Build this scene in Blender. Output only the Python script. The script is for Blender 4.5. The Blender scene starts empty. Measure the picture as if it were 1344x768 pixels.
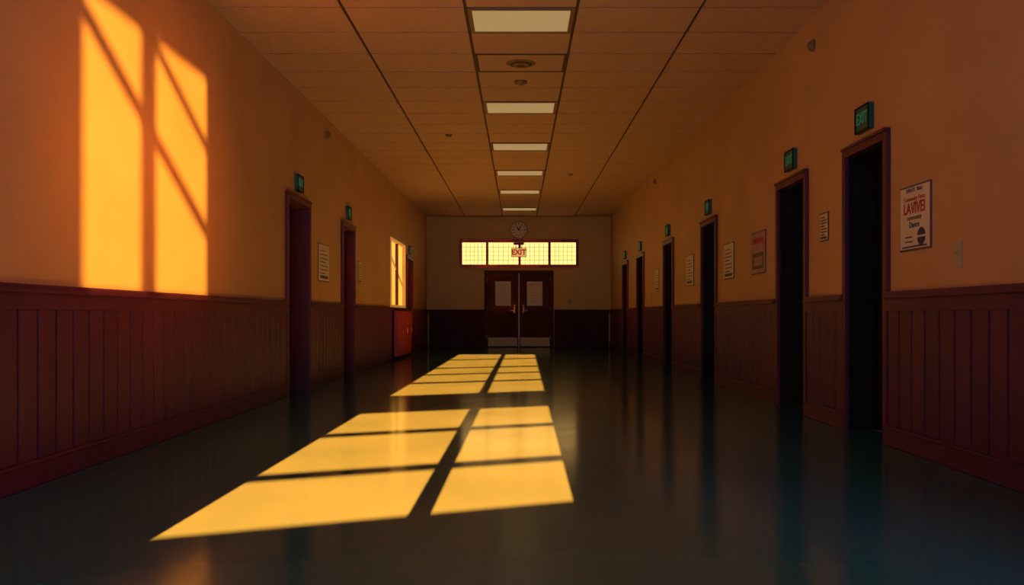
import bpy, math
from mathutils import Matrix, Vector
scene=bpy.context.scene
EYE=0.87; HW=2.5; FAR=23.8; F=1150.0
def zc(d): return EYE+2.465+0.009*d      # ceiling height

# ---------------- materials ----------------
def mat(name,col,rough=0.6,metal=0.0,var=0.12,scale=3.0,bump=0.0,bscale=40,coat=0.0,emit=None,es=0.0,spec=0.5,stretch=(1,1,1)):
    m=bpy.data.materials.new(name); m.use_nodes=True
    nt=m.node_tree; b=nt.nodes['Principled BSDF']
    tc=nt.nodes.new('ShaderNodeTexCoord'); mp=nt.nodes.new('ShaderNodeMapping'); mp.inputs['Scale'].default_value=stretch
    nt.links.new(tc.outputs['Object'],mp.inputs['Vector'])
    n=nt.nodes.new('ShaderNodeTexNoise'); n.inputs['Scale'].default_value=scale; n.inputs['Detail'].default_value=5
    nt.links.new(mp.outputs[0],n.inputs['Vector'])
    r=nt.nodes.new('ShaderNodeValToRGB')
    r.color_ramp.elements[0].position=0.3; r.color_ramp.elements[1].position=0.7
    r.color_ramp.elements[0].color=tuple(c*(1-var) for c in col)+(1,)
    r.color_ramp.elements[1].color=tuple(min(1,c*(1+var)) for c in col)+(1,)
    nt.links.new(n.outputs['Fac'],r.inputs['Fac']); nt.links.new(r.outputs['Color'],b.inputs['Base Color'])
    b.inputs['Roughness'].default_value=rough; b.inputs['Metallic'].default_value=metal
    b.inputs['Coat Weight'].default_value=coat; b.inputs['Coat Roughness'].default_value=0.15
    b.inputs['Specular IOR Level'].default_value=spec
    if bump>0:
        n2=nt.nodes.new('ShaderNodeTexNoise'); n2.inputs['Scale'].default_value=bscale; n2.inputs['Detail'].default_value=4
        nt.links.new(tc.outputs['Object'],n2.inputs['Vector'])
        bp=nt.nodes.new('ShaderNodeBump'); bp.inputs['Strength'].default_value=bump; bp.inputs['Distance'].default_value=0.01
        nt.links.new(n2.outputs['Fac'],bp.inputs['Height']); nt.links.new(bp.outputs['Normal'],b.inputs['Normal'])
    if emit:
        b.inputs['Emission Color'].default_value=tuple(emit)+(1,); b.inputs['Emission Strength'].default_value=es
    return m
M={}
M['wall']=mat('wall_paint',(0.56,0.335,0.18),0.6,var=0.07,scale=1.2,bump=0.12,bscale=60,spec=.25)
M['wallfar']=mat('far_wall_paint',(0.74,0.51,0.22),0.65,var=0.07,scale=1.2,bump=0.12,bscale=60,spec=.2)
M['wains']=mat('wainscot_paint',(0.092,0.016,0.062),0.42,var=0.2,scale=4,stretch=(1,1,.25),bump=0.05,spec=.35)
M['wainsdark']=mat('wainscot_groove',(0.010,0.004,0.006),0.8,spec=.1)
M['endwains']=mat('end_wainscot_paint',(0.06,0.030,0.050),0.8,var=0.15,spec=.08)
M['frame']=mat('door_frame_paint',(0.105,0.022,0.042),0.45,var=0.15,spec=.35)
M['doorL']=mat('maroon_door',(0.070,0.014,0.026),0.55,var=0.15,spec=.3)
M['voidR']=mat('dark_doorway',(0.007,0.006,0.010),0.7,var=0.2,spec=.2)  # near-black paints the darkness of the open right-hand doorways
M['ceil']=mat('ceiling_tile',(0.60,0.40,0.36),0.9,var=0.07,scale=25,bump=0.3,bscale=120,spec=.1)
M['grid']=mat('ceiling_grid',(0.04,0.028,0.02),0.7)
M['gridc']=mat('ceiling_grid_light',(0.20,0.13,0.08),0.6)
M['panel']=mat('diffuser_panel',(0.2,0.16,0.1),0.5,emit=(1.0,0.66,0.27),es=0.33,var=0.03,spec=.1)
M['white']=mat('white_plastic',(0.46,0.38,0.28),0.6,var=0.04,spec=.12)
M['paper']=mat('paper',(0.72,0.64,0.56),0.7,var=0.06,scale=8,spec=.15)
M['paper_bright']=mat('clean_white_card',(0.88,0.80,0.70),0.7,var=0.03,scale=8,spec=.15)
M['paper2']=mat('paper_purple',(0.42,0.25,0.38),0.7,var=0.25,scale=12)
M['red']=mat('red_ink',(0.45,0.02,0.02),0.6)
M['blue']=mat('blue_ink',(0.03,0.04,0.15),0.6)
M['ink']=mat('grey_ink',(0.10,0.08,0.09),0.6)
M['black']=mat('black_plastic',(0.012,0.012,0.014),0.6,spec=.1)
M['green']=mat('green_sign',(0.01,0.10,0.075),0.4)
M['greenl']=mat('green_letters',(0.04,0.4,0.25),0.4,emit=(0.05,0.45,0.28),es=0.10)
M['redglow']=mat('exit_letters_red',(0.5,0.01,0.01),0.5,emit=(0.8,0.02,0.01),es=0.3)
M['glass']=mat('amber_glass',(0.8,0.5,0.2),0.3,emit=(1.0,0.62,0.19),es=1.75,var=0.1,scale=6)
M['patchglow']=mat('sun_patch_glow',(0.8,0.4,0.08),0.3,emit=(1.0,0.50,0.06),es=1.1,var=0.1,scale=3)  # glow stands in for sunlight falling on the left wall
M['metal']=mat('brushed_metal',(0.5,0.43,0.35),0.5,metal=0.3,var=0.05,spec=.2)
M['kick']=mat('kick_plate',(0.78,0.66,0.50),0.7,var=0.08,spec=.1)
M['edoor']=mat('end_door_paint',(0.095,0.038,0.036),0.8,var=0.12,spec=.06)
M['patchred']=mat('sunlit_wainscot_red',(0.50,0.045,0.05),0.45,var=0.12)  # brighter red paints the sunlight on the wainscot
M['signface']=mat('sign_face',(0.6,0.45,0.25),0.5,emit=(1.0,0.62,0.2),es=0.6)

# floor: polished dark teal linoleum
fm=bpy.data.materials.new('polished_linoleum'); fm.use_nodes=True
nt=fm.node_tree; b=nt.nodes['Principled BSDF']
tc=nt.nodes.new('ShaderNodeTexCoord')
n=nt.nodes.new('ShaderNodeTexNoise'); n.inputs['Scale'].default_value=1.3; n.inputs['Detail'].default_value=6; n.inputs['Roughness'].default_value=0.5
nt.links.new(tc.outputs['Object'],n.inputs['Vector'])
r=nt.nodes.new('ShaderNodeValToRGB'); r.color_ramp.elements[0].position=0.3; r.color_ramp.elements[1].position=0.72
r.color_ramp.elements[0].color=(0.017,0.094,0.118,1); r.color_ramp.elements[1].color=(0.022,0.112,0.136,1)
nt.links.new(n.outputs['Fac'],r.inputs['Fac']); nt.links.new(r.outputs['Color'],b.inputs['Base Color'])
n2=nt.nodes.new('ShaderNodeTexNoise'); n2.inputs['Scale'].default_value=2.5; n2.inputs['Detail'].default_value=6
nt.links.new(tc.outputs['Object'],n2.inputs['Vector'])
mr=nt.nodes.new('ShaderNodeMapRange'); mr.inputs['To Min'].default_value=0.08; mr.inputs['To Max'].default_value=0.20
nt.links.new(n2.outputs['Fac'],mr.inputs['Value']); nt.links.new(mr.outputs[0],b.inputs['Roughness'])
b.inputs['Specular IOR Level'].default_value=0.22
M['floor']=fm

# ---------------- mesh builder ----------------
class MB:
    def __init__(s): s.v=[];s.f=[];s.m=[];s.mats=[]
    def mi(s,k):
        if k not in s.mats: s.mats.append(k)
        return s.mats.index(k)
    def hexa(s,P,k):
        o=len(s.v); s.v+= [tuple(p) for p in P]; i=s.mi(k)
        for q in ((0,3,2,1),(4,5,6,7),(0,1,5,4),(1,2,6,5),(2,3,7,6),(3,0,4,7)):
            s.f.append(tuple(o+a for a in q)); s.m.append(i)
    def box(s,x0,x1,y0,y1,z0,z1,k):
        if x0>x1:x0,x1=x1,x0
        if y0>y1:y0,y1=y1,y0
        if z0>z1:z0,z1=z1,z0
        s.hexa([(x0,y0,z0),(x1,y0,z0),(x1,y1,z0),(x0,y1,z0),(x0,y0,z1),(x1,y0,z1),(x1,y1,z1),(x0,y1,z1)],k)
    def bar(s,p,q,w,z0,z1,k):  # bar in local xy plane from p to q
        p=Vector(p);q=Vector(q);t=(q-p).normalized();n=Vector((-t.y,t.x))*w/2
        c=[p-n,q-n,q+n,p+n]
        s.hexa([(a.x,a.y,z0) for a in c]+[(a.x,a.y,z1) for a in c],k)
    def cyl(s,cx,cy,z0,z1,r0,r1,k,n=32):
        o=len(s.v);i=s.mi(k)
        for (z,r) in ((z0,r0),(z1,r1)):
            for j in range(n):
                a=2*math.pi*j/n; s.v.append((cx+r*math.cos(a),cy+r*math.sin(a),z))
        for j in range(n):
            s.f.append((o+j,o+(j+1)%n,o+n+(j+1)%n,o+n+j)); s.m.append(i)
        s.f.append(tuple(o+j for j in reversed(range(n)))); s.m.append(i)
        s.f.append(tuple(o+n+j for j in range(n))); s.m.append(i)
    def obj(s,name,mw=None,bevel=0.0,parent=None):
        me=bpy.data.meshes.new(name); me.from_pydata(s.v,[],s.f)
        for k in s.mats: me.materials.append(M[k])
        for p,i in zip(me.polygons,s.m): p.material_index=i
        me.update(); ob=bpy.data.objects.new(name,me); scene.collection.objects.link(ob)
        if mw is not None: ob.matrix_world=mw
        if bevel>0:
            bv=ob.modifiers.new('bevel','BEVEL'); bv.width=bevel; bv.segments=2; bv.limit_method='ANGLE'
        if parent is not None: ob.parent=parent
        return ob
def frame(side,d,z=0.0,x=0.0,off=0.0):
    if side=='R': R=Matrix(((0,0,-1),(-1,0,0),(0,1,0))); o=Vector((HW-off,d,z))
    elif side=='L': R=Matrix(((0,0,1),(1,0,0),(0,1,0))); o=Vector((-HW+off,d,z))
    else: R=Matrix(((1,0,0),(0,0,-1),(0,1,0))); o=Vector((x,FAR-off,z))
    return Matrix.Translation(o)@R.to_4x4()
def text(parent,name,s,x,y,z,size,k,sx=1.0,bold=0.0):
    c=bpy.data.curves.new(name,'FONT'); c.body=s; c.size=size; c.align_x='CENTER'; c.align_y='CENTER'; c.extrude=0.001; c.offset=bold
    c.materials.append(M[k]); ob=bpy.data.objects.new(name,c); scene.collection.objects.link(ob)
    ob.parent=parent; ob.matrix_local=Matrix.Translation((x,y,z))@Matrix.Diagonal((sx,1,1,1)); return ob

# ---------------- layout ----------------
DH=2.115
RD=[(5.89,6.69),(7.55,8.43),(11.0,11.93),(14.09,15.05),(17.4,18.45),(19.97,21.0)]
LD=[(9.36,10.42),(12.29,13.25),(19.4,20.5)]
DHL=2.19
BACK=-4.2
# floor
mb=MB(); mb.box(-HW-.4,HW+.4,BACK-.4,FAR+.4,-.15,0,'floor'); mb.obj('floor')

def side_wall(name,side,doors,holes,dh):
    sx=1 if side=='R' else -1; x0=sx*HW; x1=sx*(HW+.3); e=0.05
    mb=MB(); cur=BACK
    items=[(a+e,b-e,0,dh-e) for a,b in doors]+holes
    items.sort()
    for a,b_,z0,z1 in items:
        mb.box(x0,x1,cur,a,-.02,3.85,'wall')
        if z0>0: mb.box(x0,x1,a,b_,-.02,z0,'wall')
        mb.box(x0,x1,a,b_,z1,3.85,'wall')
        cur=b_
    mb.box(x0,x1,cur,FAR+.3,-.02,3.85,'wall')
    return mb.obj(name)
SW=(0.65,2.85,1.40,3.14)
side_wall('wall_right','R',RD,[SW],DH)
LW=(17.05,19.2,1.03,2.40)
side_wall('wall_left','L',LD,[LW],DHL)
# far wall with door + transom openings
mb=MB(); y0,y1=FAR,FAR+.3
mb.box(-HW,-1.58,y0,y1,-.02,3.85,'wallfar'); mb.box(1.60,HW,y0,y1,-.02,3.85,'wallfar')
mb.box(-1.58,-.90,y0,y1,-.02,2.20,'wallfar'); mb.box(.92,1.60,y0,y1,-.02,2.20,'wallfar')
mb.box(-.90,.92,y0,y1,2.07,2.20,'wallfar'); mb.box(-1.58,1.60,y0,y1,2.89,3.85,'wallfar')
mb.obj('wall_far')

# unseen near wall, angled, with made-up gridded window shaping the floor sun patches
TAN=0.14
ux,uy=0.9247,0.381
def BW(u,z,t): return (-1.51+u*ux+t*uy, -2.5+u*uy-t*ux, z)
def bbox(mb,u0,u1,z0,z1,t0,t1,k):
    mb.hexa([BW(u0,z0,t1),BW(u1,z0,t1),BW(u1,z0,t0),BW(u0,z0,t0),BW(u0,z1,t1),BW(u1,z1,t1),BW(u1,z1,t0),BW(u0,z1,t0)],k)
mb=MB()
U0,U1=0.02,1.87; Z0,Z1=.826,3.20
bbox(mb,-1.6,U0,-.02,3.85,0,.08,'wall'); bbox(mb,U1,4.6,-.02,3.85,0,.08,'wall')
bbox(mb,U0,U1,-.02,Z0,0,.08,'wall'); bbox(mb,U0,U1,Z1,3.85,0,.08,'wall')
mb.obj('wall_near')
mb=MB()
for a,b_ in ((1.067,1.157),): bbox(mb,a,b_,Z0,Z1,.01,.05,'frame')
for zz,w in ((1.004,.026),(1.236,.026),(1.918,.03),(2.14,.03),(2.36,.035),(2.74,.04)):
    bbox(mb,U0,U1,zz-w/2,zz+w/2,.012,.048,'frame')
bbox(mb,U0,U1,1.436,1.672,.008,.052,'frame')
mb.obj('unseen_floor_gobo')

# made-up side window, unseen, in right wall (sash + bars shape the wall light)
LX,LY,LZ=22.5,-15.0,3.88
def proj(pd,pz): return (pd*.8+.2*LY, pz*.8+.2*LZ)
mb=MB()
a0,zb=proj(4.98,1.0+.02); a1,zt=proj(7.0,EYE+1.89)
def wp(pd,pz): y,z=proj(pd,pz); return (-(y-1.8),z)   # local x=-(d-1.8)
xl,xr=-(a1-1.8),-(a0-1.8)
ox0,ox1=-(SW[1]-1.8),-(SW[0]-1.8)
t0,t1=-.05,-.005
mb.box(ox0,xl,SW[2],SW[3],t0,t1,'frame'); mb.box(xr,ox1,SW[2],SW[3],t0,t1,'frame')
mb.box(xl,xr,SW[2],zb,t0,t1,'frame'); mb.box(xl,xr,zt,SW[3],t0,t1,'frame')
m0=wp(5.79,0)[0]; m1=wp(5.99,0)[0]
mb.box(m1,m0,zb,zt,t0,t1,'frame')
mb.bar(wp(4.98,EYE+1.78),wp(7.0,EYE+.66),.085,t0+.005,t1-.005,'frame')
mb.bar(wp(5.92,EYE+1.90),wp(7.0,EYE+1.34),.065,t0+.005,t1-.005,'frame')
mb.obj('unseen_wall_gobo',frame('R',1.8))

# ---------------- ceiling ----------------
T=0.655; K0=7.2
xs=[-HW,-1.45,-.44,.48,1.50,HW]
lights=[-12,-8,-4,0,5,9,13,17,22]
mb=MB()
def cb(mb,x0,x1,d0,d1,o0,o1,k):
    mb.hexa([(x0,d0,zc(d0)+o0),(x1,d0,zc(d0)+o0),(x1,d1,zc(d1)+o0),(x0,d1,zc(d1)+o0),
             (x0,d0,zc(d0)+o1),(x1,d0,zc(d0)+o1),(x1,d1,zc(d1)+o1),(x0,d1,zc(d1)+o1)],k)
cb(mb,-HW,HW,BACK,FAR,.016,.2,'grid')
k=-17
while True:
    d0=K0+k*T; d1=min(d0+T,FAR)
    if d0>=FAR-.02: break
    for c in range(5):
        if c==2 and (k in lights or k==2): continue
        gx=.014; gy=.013
        x0=xs[c]+(gx if c>0 else 0); x1=xs[c+1]-(gx if c<4 else 0)
        cb(mb,x0,x1,d0+gy,d1-gy,0,.05,'ceil')
    k+=1
mb.obj('ceiling')
def on_ceiling(d,x): 
    a=math.atan(.009)
    return Matrix.Translation((x,d,zc(d)))@Matrix.Rotation(a,4,'X')
cx=.02
for k in lights:
    d0=K0+k*T; dc=d0+T/2
    mb=MB(); w=.445; h=T/2-.008
    mb.box(-w,w,-h+.03,h-.03,-.004,.008,'panel')
    mb.box(-w,w,-h,-h+.035,-.012,.011,'gridc'); mb.box(-w,w,h-.035,h,-.012,.011,'gridc')
    mb.box(-w,-w+.035,-h+.035,h-.035,-.012,.011,'gridc'); mb.box(w-.035,w,-h+.035,h-.035,-.012,.011,'gridc')
    mb.obj('ceiling_light',on_ceiling(dc,cx))
# vent tile
mb=MB(); w=.445;h=T/2-.008
mb.box(-w,w,-h,h,0,.011,'ceil')
for (a,b_,c,d_) in ((-w,w,-h,-h+.02),(-w,w,h-.02,h),(-w,-w+.02,-h,h),(w-.02,w,-h,h)): mb.box(a,b_,c,d_,-.006,.001,'grid')
for i,rr in enumerate((.15,.115,.08,.045)):
    mb.cyl(0,0,-.012-.009*i,-.004-.009*i,rr-.018,rr,'gridc' if i%2==0 else 'grid')
mb.obj('ceiling_vent',on_ceiling(K0+2.5*T,cx))
def disc(name,mw,r=.05,h=.03,k='white'):
    mb=MB(); mb.cyl(0,0,-h*.5,0,r,r,k); mb.cyl(0,0,-h,-h*.5,r*.6,r*.95,k); mb.cyl(0,0,-h*1.15,-h,r*.15,r*.2,'ink'); return mb.obj(name,mw)
disc('smoke_detector',on_ceiling(9.55,cx),.07,.035,'gridc')
disc('smoke_detector',on_ceiling(12.5,-1.0),.05,.03,'gridc')
disc('smoke_detector',on_ceiling(16.2,.95),.05,.03,'gridc')

# ---------------- wainscot ----------------
def wains(side,segs,tn,bn):
    sx=1 if side=='R' else -1
    W=lambda t: sx*(HW-t)
    mb=MB(); bb=MB()
    for a,b_ in segs:
        mb.box(W(0),W(.006),a,b_,.02,.92,'wainsdark')
        n=max(1,round((b_-a)/.18)); s=(b_-a)/n
        for i in range(n):
            p=a+i*s; q=p+s; g=.008
            P=[(W(.004),p+g),(W(.024),p+g+.003),(W(.024),q-g-.003),(W(.004),q-g)]
            if sx>0: P=P[::-1]
            mb.hexa([(x,y,.10) for x,y in P]+[(x,y,.905) for x,y in P],'wains')
        mb.box(W(0),W(.034),a,b_,.90,.985,'wains')
        mb.box(W(0),W(.060),a,b_,.985,1.005,'wains')
        mb.box(W(0),W(.045),a,b_,1.005,1.028,'wains')
        bb.box(W(0),W(.040),a,b_,0,.115,'wains')
        bb.box(W(0),W(.048),a,b_,.115,.135,'wains')
    mb.obj(tn); bb.obj(bn,bevel=.004)
def segs(doors,a0,a1):
    out=[];c=a0
    for a,b_ in doors: out.append((c,a));c=b_
    out.append((c,a1)); return out
wains('R',segs(RD,-.85,FAR),'trim_2','baseboard_right')
wains('L',segs(LD,-2.85,FAR),'trim_1','baseboard_left')
mb=MB(); bb=MB()
for a,b_ in ((-HW+.06,-.94),(.96,HW-.06)):
    mb.box(a,b_,FAR-.01,FAR,.02,.95,'wainsdark')
    n=8;s=(b_-a)/n
    for i in range(n): mb.box(a+i*s+.005,a+(i+1)*s-.005,FAR-.022,FAR,.1,.92,'endwains')
    mb.box(a,b_,FAR-.032,FAR,.90,.99,'endwains'); mb.box(a,b_,FAR-.05,FAR,.99,1.028,'endwains')
    bb.box(a,b_,FAR-.04,FAR,0,.13,'endwains')
mb.obj('trim_3'); bb.obj('baseboard_far')

# ---------------- side doors ----------------
di=0
def side_door(side,a,b_,H):
    global di; di+=1
    w=(b_-a)/2; c=(a+b_)/2; mb=MB(); f=.055; sl='voidR' if side=='R' else 'doorL'
    hf=H
    for sgn in (-1,1):
        mb.box(sgn*w,sgn*(w-f),0,hf,.0,.035,'frame')          # casing
        mb.box(sgn*(w-.045),sgn*(w-.065),0,hf-.045,-.27,.0,'doorL' if side=='L' else 'voidR')     # jamb
        mb.box(sgn*(w-.065),sgn*(w-.085),0,hf-.065,-.20,-.17,'doorL' if side=='L' else 'voidR')   # stop
    mb.box(-w+f,w-f,hf-f,hf,0,.035,'frame'); mb.box(-w,w,hf,hf+.02,0,.045,'frame')
    mb.box(-w+.045,w-.045,hf-.065,hf-.045,-.27,0,'frame' if side=='L' else 'voidR')
    iw=w-.067
    mb.box(-iw,iw,.008,hf-.068,-.25,-.205,sl)  # on the right, a near-black slab stands in for the dark opening
    # raised panels
    for (p0,p1) in ((.18,.95),(1.08,hf-.25)):
        for (q0,q1) in ((-iw+.1,-.04),(.04,iw-.1)):
            mb.box(q0,q1,p0,p1,-.206,-.196,sl)
            mb.box(q0+.04,q1-.04,p0+.04,p1-.04,-.197,-.19,sl)
    hx=iw-.06 if side=='L' else -iw+.06
    mb.cyl(hx,1.0,-.206,-.196,.028,.028,'black',16); mb.cyl(hx,1.0,-.2,-.15,.011,.011,'black',12)
    s_=-1 if side=='L' else 1
    mb.box(hx,hx+s_*.11,.99,1.01,-.16,-.145,'black')
    mb.obj('door_%d'%di,frame(side,c),bevel=.003)
    # exit sign
    sg=MB(); sw=.125; y0=H+.075; y1=y0+.185
    sg.box(-sw,sw,y0,y1,0,.035,'green'); sg.box(-sw+.012,sw-.012,y0+.012,y1-.012,.035,.038,'green')
    for q in ((-sw,sw,y1-.01,y1),(-sw,sw,y0,y0+.01),(-sw,-sw+.01,y0,y1),(sw-.01,sw,y0,y1)): sg.box(*q,.035,.044,'black')
    o=sg.obj('exit_sign',frame(side,c)); text(o,'letters','EXIT',0,(y0+y1)/2,.040,.115,'greenl',.85)
for a,b_ in RD: side_door('R',a,b_,DH)
for a,b_ in LD: side_door('L',a,b_,DHL)

# ---------------- end double door ----------------
mb=MB(); H=2.09
mb.box(-.94,-.86,0,H,-.05,.04,'edoor'); mb.box(.86,.94,0,H,-.05,.04,'edoor'); mb.box(-.86,.86,H-.07,H,-.05,.04,'edoor')
mb.box(-.90,.90,0,2.07,-.28,-.2,'black')
for s in (-1,1):
    x0,x1=(.022,.855); 
    mb.box(s*x0,s*x1,.01,H-.075,-.07,-.02,'edoor')
    mb.box(s*(x0+.02),s*(x1-.02),.03,.27,-.02,-.012,'kick')
    l0,l1=.22,.64
    mb.box(s*(l0-.03),s*(l1+.03),1.10,1.82,-.02,-.008,'black')
    mb.box(s*l0,s*l1,1.13,1.79,-.008,-.004,'paper_bright')
    mb.box(s*.10,s*.145,.93,1.10,-.02,-.01,'metal'); 
    mb.cyl(s*.12,1.0,-.012,.035,.012,.012,'metal',12); mb.box(s*.11,s*.24,.99,1.012,.025,.042,'metal')
    mb.cyl(s*.12,1.14,-.02,.0,.022,.022,'metal',16)
    for hz in (.25,1.0,1.8): mb.box(s*.85,s*.868,hz,hz+.1,-.02,-.005,'metal')
    mb.box(s*.3,s*.75,H-.15,H-.10,-.02,.03,'black')   # closer
mb.box(-.018,.022,.01,H-.075,-.05,.0,'kick')  # pale strip paints the light gap between the two leaves
o=mb.obj('double_door',frame('E',0,x=.0),bevel=.0)
text(o,'notice_heading','NOTICE',.43,1.70,-.003,.09,'red')
for i in range(5):
    text(o,'notice_line_%d'%i,'-----------',.43,1.58-.08*i,-.003,.06,'ink',.7)
text(o,'sheet_line','-------',-.43,1.62,-.003,.07,'ink',.9)
# transom
mb=MB(); tz0,tz1=2.19,2.91
mb.box(-1.61,1.62,tz0-.03,tz0+.06,-.08,.05,'frame'); mb.box(-1.61,1.62,tz1-.06,tz1+.02,-.08,.05,'frame')
mb.box(-1.61,-1.54,tz0+.06,tz1-.06,-.08,.05,'frame'); mb.box(1.55,1.62,tz0+.06,tz1-.06,-.08,.05,'frame')
for x in (-.86,0.02,.83): mb.box(x-.035,x+.035,tz0+.06,tz1-.06,-.06,.04,'frame')
mb.box(-1.56,1.57,tz0+.02,tz1-.02,-.07,-.06,'glass')
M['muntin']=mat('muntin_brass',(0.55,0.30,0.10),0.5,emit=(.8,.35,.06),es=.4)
xx=[-1.54,-.895,-.825,-.015,.055,.795,.865,1.55]
for j in range(0,8,2):
    p,q=xx[j],xx[j+1]; n=6
    for i in range(1,n): mb.box(p+(q-p)*i/n-.006,p+(q-p)*i/n+.006,tz0+.06,tz1-.06,-.06,-.045,'muntin')
for z in (2.37,2.49,2.61,2.73): mb.box(-1.54,1.55,z-.006,z+.006,-.06,-.046,'muntin')
mb.obj('window_3',frame('E',0))
# hanging exit sign in front of transom
mb=MB(); mb.box(-.20,.20,2.46,2.68,.09,.12,'signface'); 
for q in ((-.21,.21,2.68,2.695),(-.21,.21,2.445,2.46),(-.21,-.20,2.46,2.68),(.20,.21,2.46,2.68)): mb.box(*q,.08,.13,'frame')
mb.box(-.14,.14,2.78,2.84,.05,.13,'black'); mb.box(-.09,-.07,2.69,2.80,.09,.11,'black'); mb.box(.07,.09,2.69,2.80,.09,.11,'black')
o=mb.obj('hanging_exit_sign',frame('E',0,x=0.0)); text(o,'letters','EXIT',0,2.57,.122,.2,'redglow',.95,.008)
# clock
mb=MB(); cz=3.19
mb.cyl(0,cz,0,.05,.24,.235,'black',48); mb.cyl(0,cz,.05,.06,.235,.21,'metal',48); mb.cyl(0,cz,.05,.0605,.21,.205,'paper_bright',48)
for i in range(12):
    a=math.pi*i/6; p=(math.sin(a)*.145,cz+math.cos(a)*.145); q=(math.sin(a)*.185,cz+math.cos(a)*.185)
    mb.bar(p,q,.022,.061,.064,'black')
mb.bar((0,cz),(-.06,cz+.08),.026,.065,.068,'black'); mb.bar((0,cz),(.07,cz+.13),.018,.069,.072,'black'); mb.cyl(0,cz,.06,.076,.025,.025,'black',16)
mb.obj('wall_clock',frame('E',0,x=.0))

# sun patch on left wall and wainscot, made as glowing pane and red box
mb=MB(); w=(LW[1]-LW[0])/2
y0,y1=LW[2],LW[3]
mb.box(-w,w,y0,y1,-.06,-.05,'patchglow')
for q in ((-w,-w+.06,y0,y1),(w-.06,w,y0,y1),(-w+.06,w-.06,y0,y0+.05),(-w+.06,w-.06,y1-.05,y1)): mb.box(*q,-.05,.02,'muntin')
mb.box(-.05,.05,y0,y1,-.05,.0,'frame'); mb.bar((-w,y1-.25),(w,y0+.45),.05,-.049,-.03,'muntin'); 
mb.obj('wall_sun_patch',frame('L',(LW[0]+LW[1])/2))
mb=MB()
mb.box(-1.05,1.05,.0,.06,0,.06,'black'); mb.box(-1.05,1.05,.06,.93,0,.075,'patchred'); mb.box(-1.07,1.07,.93,.96,0,.09,'patchred')
for i in range(3): mb.box(-1.03+.69*i,-.36+.69*i,.09,.90,.075,.088,'patchred'); mb.box(-.42+.69*i,-.40+.69*i,.5,.6,.088,.10,'metal')
mb.obj('wainscot_sun_patch',frame('L',18.2,off=.0605))

# ---------------- posters and small fixtures ----------------
def poster(side,d0,d1,z0,z1,style,k='paper',name='poster'):
    w=(d1-d0)/2; c=(d0+d1)/2; h=z1-z0; mb=MB()
    mb.box(-w,w,0,h,0,.008,'ink'); mb.box(-w+.012,w-.012,.012,h-.012,.008,.011,k)
    if style=='big':
        mb.cyl(w*.45,h*.2,.011,.0125,.055,.055,'blue',24); mb.box(w*.2,w*.75,h*.185,h*.215,.0125,.0135,'paper')
        mb.box(-w*.6,-w*.1,h*.13,h*.15,.011,.0125,'ink'); mb.box(-w*.6,-w*.15,h*.2,h*.22,.011,.0125,'blue')
        mb.box(-w*.8,w*.8,.02,.03,.011,.0125,'blue')
    elif style=='pic':
        mb.box(-w*.75,w*.75,h*.12,h*.5,.011,.0125,'ink'); mb.box(-w*.7,w*.7,h*.72,h*.84,.011,.0125,'red')
        mb.box(-w*.5,w*.6,h*.2,h*.4,.0125,.0135,'paper2')
    elif style=='list':
        for i in range(7): mb.box(-w*.7,w*(.7 if i%3 else .3),h*(.8-.1*i),h*(.8-.1*i)+.012,.011,.0125,'ink' if i else 'red')
        mb.box(-w*.7,w*.7,h*.08,h*.16,.011,.0125,'blue')
    o=mb.obj(name,frame(side,c,z0))
    if style=='big':
        text(o,'heading_small','EVENTS   Blubs',0,h*.92,.012,.035,'blue')
        text(o,'subheading','Community Fiesta',0,h*.79,.012,.04,'red')
        text(o,'heading','LAVIVEI',0,h*.64,.012,.10,'red',.9,.002)
        text(o,'line_a','community',0,h*.50,.012,.045,'ink'); text(o,'line_b','Dance',0,h*.39,.012,.055,'blue')
    return o
poster('R',5.30,5.73,1.28,1.695,'big')
poster('R',8.85,9.40,1.30,1.745,'pic','paper2')
poster('R',10.16,10.66,1.30,1.73,'list')
poster('R',7.06,7.25,1.475,1.71,'list',name='notice')
poster('R',12.5,13.05,1.30,1.75,'list')
poster('R',15.6,16.0,1.30,1.7,'list',name='notice')
poster('L',10.9,11.5,1.30,1.78,'list')
poster('L',13.6,13.85,1.36,1.72,'list',name='notice')
def switch(side,d,z,w=.05,h=.15,x=0):
    mb=MB(); mb.box(-w,w,-h/2,h/2,0,.008,'white'); mb.box(-.012,.012,-.03,.03,.008,.012,'white'); mb.box(-.006,.006,0,.014,.012,.02,'white')
    mb.obj('light_switch',frame(side,d,z,x=x),bevel=.002)
switch('R',4.98,1.215); switch('L',13.6,1.23,.05,.12); switch('E',0,1.25,.05,.14,x=1.38); switch('L',21.2,1.25); switch('R',16.5,1.22)
def sensor(side,d,z):
    mb=MB(); mb.cyl(0,0,0,.02,.05,.05,'gridc',24); mb.cyl(0,0,.02,.05,.045,.02,'gridc',24); mb.obj('wall_sensor',frame(side,d,z))
sensor('R',7.43,EYE+2.29); sensor('R',16.0,EYE+2.44); sensor('L',11.4,EYE+2.35)

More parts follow.
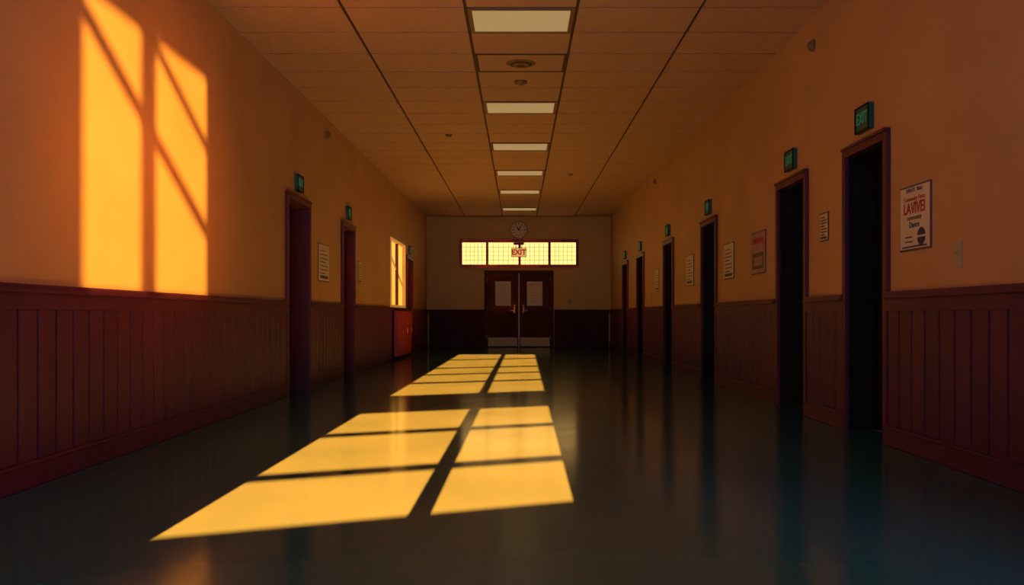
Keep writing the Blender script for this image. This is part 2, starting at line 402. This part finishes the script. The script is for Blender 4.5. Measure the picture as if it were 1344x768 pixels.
# ---------------- lights ----------------
def light(name,kind,loc,direction):
    l=bpy.data.lights.new(name,kind); o=bpy.data.objects.new(name,l); scene.collection.objects.link(o)
    o.location=loc; o.rotation_euler=Vector(direction).to_track_quat('-Z','Y').to_euler(); return l
s=light('sun','SUN',(0,-30,8),(.006,1,-TAN)); s.energy=1550; s.color=(1.0,.090,.0075); s.angle=math.radians(.17)
c=Vector((-2.5,6.0,1.85)); L=Vector((LX,LY,LZ))
sp=light('wall_patch_spot','SPOT',L,c-L); sp.energy=150000; sp.color=(1.0,.47,.06); sp.spot_size=math.radians(11); sp.spot_blend=.1; sp.shadow_soft_size=.22  # added second source, imitates sun on the left wall
# added soft spot for orange glow around the wall patch, through the same opening
sp=light('added_glow_spot','SPOT',L+(L-c).normalized()*1.0,c-L); sp.energy=165000; sp.color=(1.0,.22,.025); sp.spot_size=math.radians(16); sp.spot_blend=.3; sp.shadow_soft_size=6.5
for nm,loc,dr,sx,sy in (('portal_side',(HW+.28,1.75,2.27),(-1,0,0),2.2,1.74),('portal_near',(BW(.94,2,.06)),(-uy,ux,0),1.88,2.38)):
    p=light(nm,'AREA',loc,dr); p.shape='RECTANGLE'; p.size=sx; p.size_y=sy; p.cycles.is_portal=True
# sky: warm sunset glow toward +X, cool dusk sky elsewhere
w=bpy.data.worlds.new('World'); scene.world=w; w.use_nodes=True
nt=w.node_tree; bg=nt.nodes['Background']
tc=nt.nodes.new('ShaderNodeTexCoord'); sep=nt.nodes.new('ShaderNodeSeparateXYZ'); nt.links.new(tc.outputs['Generated'],sep.inputs[0])
rp=nt.nodes.new('ShaderNodeValToRGB'); nt.links.new(sep.outputs['X'],rp.inputs['Fac'])
rp.color_ramp.elements[0].position=.35; rp.color_ramp.elements[0].color=(.17,.46,.68,1)
rp.color_ramp.elements[1].position=.62; rp.color_ramp.elements[1].color=(.7,.18,.045,1)
nt.links.new(rp.outputs['Color'],bg.inputs['Color']); bg.inputs['Strength'].default_value=16.0
scene.view_settings.view_transform='Standard'
scene.cycles.caustics_reflective=False

# ---------------- camera ----------------
cd=bpy.data.cameras.new('camera'); co=bpy.data.objects.new('camera',cd); scene.collection.objects.link(co)
co.location=(0,0,EYE); co.rotation_euler=(math.radians(90),0,0)
cd.sensor_width=36; cd.lens=36*F/1344; cd.shift_x=-9/1344; cd.shift_y=30/1344; cd.clip_start=.05
scene.camera=co
